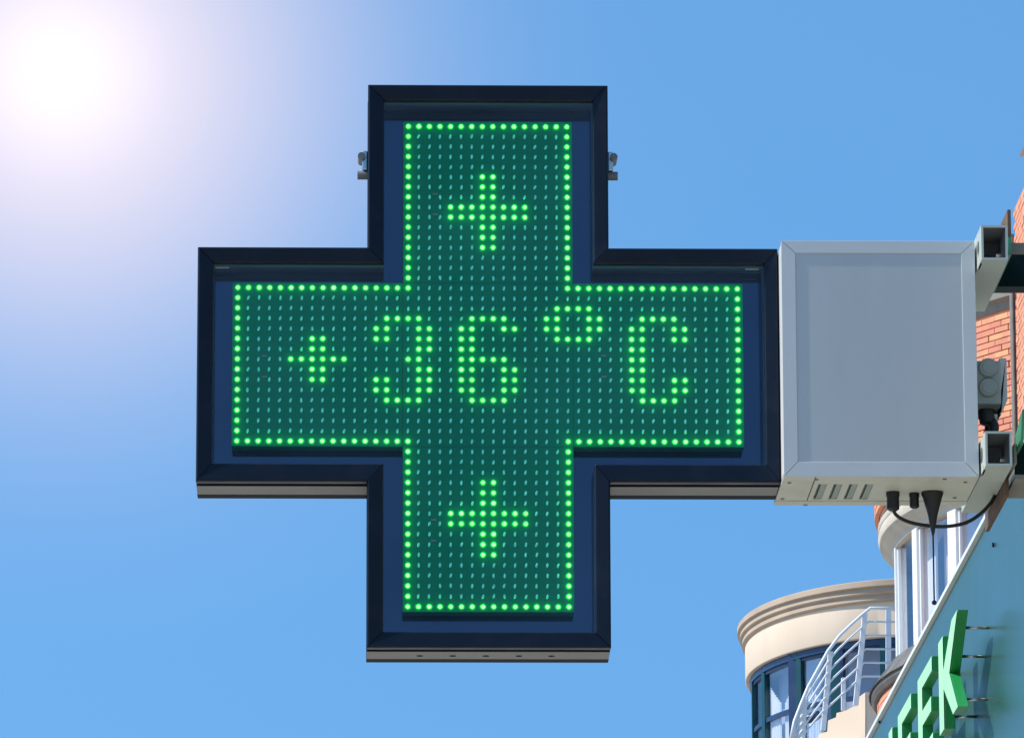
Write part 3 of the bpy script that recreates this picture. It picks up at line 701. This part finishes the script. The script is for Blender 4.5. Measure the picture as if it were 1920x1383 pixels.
for i in range(12):
    rail_mesh(front_prof, i).build('frame_rail', 'frame', cs, bevel=0.0009)
    rail_mesh(case_prof, i, 0.0).build('casing_side', 'casing', cs)
    rail_mesh(neck_prof, i, 0.0).build('groove_shade', 'gap', cs)  # nearly flush black strip painting the shade of a recess
    rail_mesh(rear_prof, i).build('rear_rail', 'rearframe', cs)
    rail_mesh(inner_prof, i, 0.0).build('recess_side', 'soffit', cs)
def cross_sheet(t, y0, y1):
    P = lerp_cross(t); X = [a + (b - a) * t for a, b in zip(OX, NX)]; Z = [a + (b - a) * t for a, b in zip(OZ, NZ)]
    mb = MB().box(X[1], X[2], y0, y1, Z[3], Z[0]); return mb, X, Z
bk = MB().prism([(x, YB + .0005, z) for x, z in lerp_cross(0.86)], (0, 0.006, 0)).build('back_panel', 'mirror', cs)
MB().prism([(x, DEPTH - .012, z) for x, z in lerp_cross(0.99)], (0, 0.006, 0)).build('rear_panel', 'soffit', cs)
MB().face_grid([(x, 0.0150, z) for x, z in lerp_cross(0.999)], [tuple(range(12))]).build('cover_pane', 'cover', cs)
# five holes under the foot, their darkness painted as flat black discs
for px in (787, 849, 911, 973, 1034):
    p = at(px, 1231, 0.095); disc_mesh((p.x, 0.095, OZ[3] + 0.0002), (0, 0, -1), 0.0065, 0.0006, 14).build('drain_hole_shade', 'gap', cs)
# LED boards
PX_, PZ_ = 0.02053, 0.02012
LX, LZ = -0.2480, 4.5975
LY = 0.034
def led_xz(c, r): return LX + c * PX_, LZ - r * PZ_
mods = {}
for (mc, mr) in ((16, 0), (0, 16), (16, 16), (32, 16), (16, 32)):
    x0, z1 = led_xz(mc - .5, mr - .5); x1, z0 = led_xz(mc + 15.5, mr + 15.5)
    o = MB().box(x0 + .0003, x1 - .0003, LY, LY + .046, z0 + .0003, z1 - .0003).build('led_board', 'module', cs)
    mods[(mc, mr)] = o
def module_of(c, r): return mods[(16 * (c // 16), 16 * (r // 16))]
lit = set()
def on(r, cols):
    for c in cols: lit.add((c, r))
for c in range(16, 32): on(0, [c]); on(47, [c])
for r_ in range(0, 17): on(r_, [16, 31])
for r_ in range(31, 48): on(r_, [16, 31])
for c in list(range(0, 17)) + list(range(31, 48)): on(16, [c]); on(31, [c])
for r_ in range(16, 32): on(r_, [0, 47])
for r0 in (5, 35):
    for r_ in range(8):
        on(r0 + r_, range(20, 28) if r_ in (3, 4) else (23, 24))
for r_ in (21, 22, 24, 25): on(r_, (7, 8))
on(23, range(5, 11))
three = {19: (14, 15, 16, 17), 20: (13, 14, 17, 18), 21: (13, 14, 17, 18), 22: (17, 18), 23: (16, 17), 24: (17, 18), 25: (13, 14, 17, 18), 26: (13, 14, 17, 18), 27: (14, 15, 16, 17)}
six = {19: (22, 23, 24, 25), 20: (21, 22, 25, 26), 21: (21, 22), 22: (21, 22), 23: (21, 22, 23, 24, 25), 24: (21, 22, 25, 26), 25: (21, 22, 25, 26), 26: (21, 22, 25, 26), 27: (22, 23, 24, 25)}
deg = {18: (30, 31, 32, 33), 19: (29, 30, 33, 34), 20: (29, 30, 33, 34), 21: (30, 31, 32, 33)}
cee = {19: (38, 39, 40, 41), 20: (37, 38, 41, 42), 21: (37, 38, 41, 42), 22: (37, 38), 23: (37, 38), 24: (37, 38), 25: (37, 38, 41, 42), 26: (37, 38, 41, 42), 27: (38, 39, 40, 41)}
for dd in (three, six, deg, cee):
    for r_, cs_ in dd.items(): on(r_, cs_)
# lens dome of a lit LED
def dome(rx, ry, rz, seg=12, rings=4):
    pts = []; fs_ = []
    for i in range(rings):
        th = math.pi / 2 * i / rings
        for k in range(seg):
            a = 2 * math.pi * k / seg; pts.append((rx * math.cos(th) * math.cos(a), -ry * math.sin(th), rz * math.cos(th) * math.sin(a)))
    pts.append((0, -ry, 0)); last = len(pts) - 1
    for i in range(rings - 1):
        for k in range(seg): fs_.append((i * seg + k, i * seg + (k + 1) % seg, (i + 1) * seg + (k + 1) % seg, (i + 1) * seg + k))
    for k in range(seg): fs_.append(((rings - 1) * seg + k, (rings - 1) * seg + (k + 1) % seg, last))
    return pts, fs_
def add_radius(me, per):
    at_ = me.attributes.new('lens_radius', 'FLOAT', 'POINT')
    for k in range(len(me.vertices)): at_.data[k].value = per[k % len(per)]
LR = .0037
dp, df = dome(LR, .0046, LR, 14, 4)
dp = [(a, b - .0012, c) for a, b, c in dp]
per = [math.hypot(p[0], p[2]) / LR for p in dp]
nb = len(dp)
for rr, yy in ((.0038, -.0011), (.0072, 0.0)):  # added sloping flange that catches the dome's light as a green halo
    for k in range(14):
        a_ = 2 * math.pi * k / 14; dp.append((rr * math.cos(a_), yy, rr * math.sin(a_))); per.append(1.6)
df = df + [(nb + k, nb + (k + 1) % 14, nb + 14 + (k + 1) % 14, nb + 14 + k) for k in range(14)]
dm = MB().face_grid(dp, df).build('led', 'led', mesh_only=True, smooth=True); add_radius(dm, per)
cells = [(c, r_) for r_ in range(48) for c in range(48) if (16 * (c // 16), 16 * (r_ // 16)) in mods]
nlit = 0; more = MB(); unl = MB()
order = sorted(cells, key=lambda q: (0 if 17 <= q[1] <= 30 and 1 <= q[0] <= 46 or 17 <= q[0] <= 30 else 1, q[1], q[0]))
for c, r_ in order:
    x, z = led_xz(c, r_); key = (16 * (c // 16), 16 * (r_ // 16))
    if (c, r_) in lit:
        if nlit < 300:
            o = bpy.data.objects.new('led', dm); col.objects.link(o); o.parent = mods[key]; o.matrix_parent_inverse = Matrix.Identity(4)
            o.location = (x, LY - .0002, z)
        else:
            more.face_grid([(x + p[0], LY - .0002 + p[1], z + p[2]) for p in dp], df)
        nlit += 1
    else:
        tilt = math.radians(random.gauss(11, 7)); jx, jz = random.gauss(0, .0003), random.gauss(0, .0003)
        pts, fc = dome(.0025, .003, .0049, 8, 2)
        cs2, sn = math.cos(tilt), math.sin(tilt)
        unl.face_grid([(x + jx + px * cs2 + pz * sn, LY - .0002 + py, z + jz - px * sn + pz * cs2) for px, py, pz in pts], fc)
o = unl.build('unlit_led', 'unlit', cs, smooth=True); o['kind'] = 'stuff'
o = more.build('lit_led', 'led', cs, smooth=True); o['kind'] = 'stuff'; add_radius(o.data, per)
print('lit leds', nlit)
# small screw marks on the boards
for px, py in ((816, 364), (816, 402), (496, 667), (496, 706), (1132, 667), (1132, 706), (813, 974), (813, 1013)):
    p = at(px, py, LY); c = round((p.x - LX) / PX_); r_ = round((LZ - p.z) / PZ_)
    o = MB().box(p.x - .005, p.x + .005, LY - .0012, LY + .001, p.z - .0013, p.z + .0013).build('board_clip', 'casing', None)
    o.parent = module_of(c, r_); o.matrix_parent_inverse = Matrix.Identity(4)
# little stickers inside the recess, top corners of both arms
for px, py in ((417, 505), (1410, 505)):
    p = at(px, py, .045); MB().box(p.x - .013, p.x + .013, .043, .050, NZ[1] - .0011, NZ[1] - .0004).build('sticker', 'whitepaint', cs)
# hinge clamps on the upper arm
for sx, xe in ((-1, OX[1]), (1, OX[2])):
    zc = at(918, 307, 0.06).z; y = 0.045
    x0 = xe + sx * 0.0005; x1 = xe + sx * 0.011
    a, b = min(x0, x1), max(x0, x1)
    cl = MB().box(a, b, y - .012, y + .03, zc - .020, zc + .018).build('hinge_clamp', 'steel', cs, bevel=.002)
    bo = MB().tube([(xe + sx * .012, y - .020, zc + .006), (xe + sx * .012, y + .03, zc + .006)], .0075, 12).build('hinge_pin', 'casing', None); bo.parent = cl; bo.matrix_parent_inverse = Matrix.Identity(4); smooth_by_angle(bo)
    bo = MB().tube([(xe + sx * .0005, y - .002, zc - .0285), (xe + sx * .020, y - .002, zc - .0285)], [.0085, .0085], 14).build('clamp_screw', 'casing', None); bo.parent = cl; bo.matrix_parent_inverse = Matrix.Identity(4); smooth_by_angle(bo)
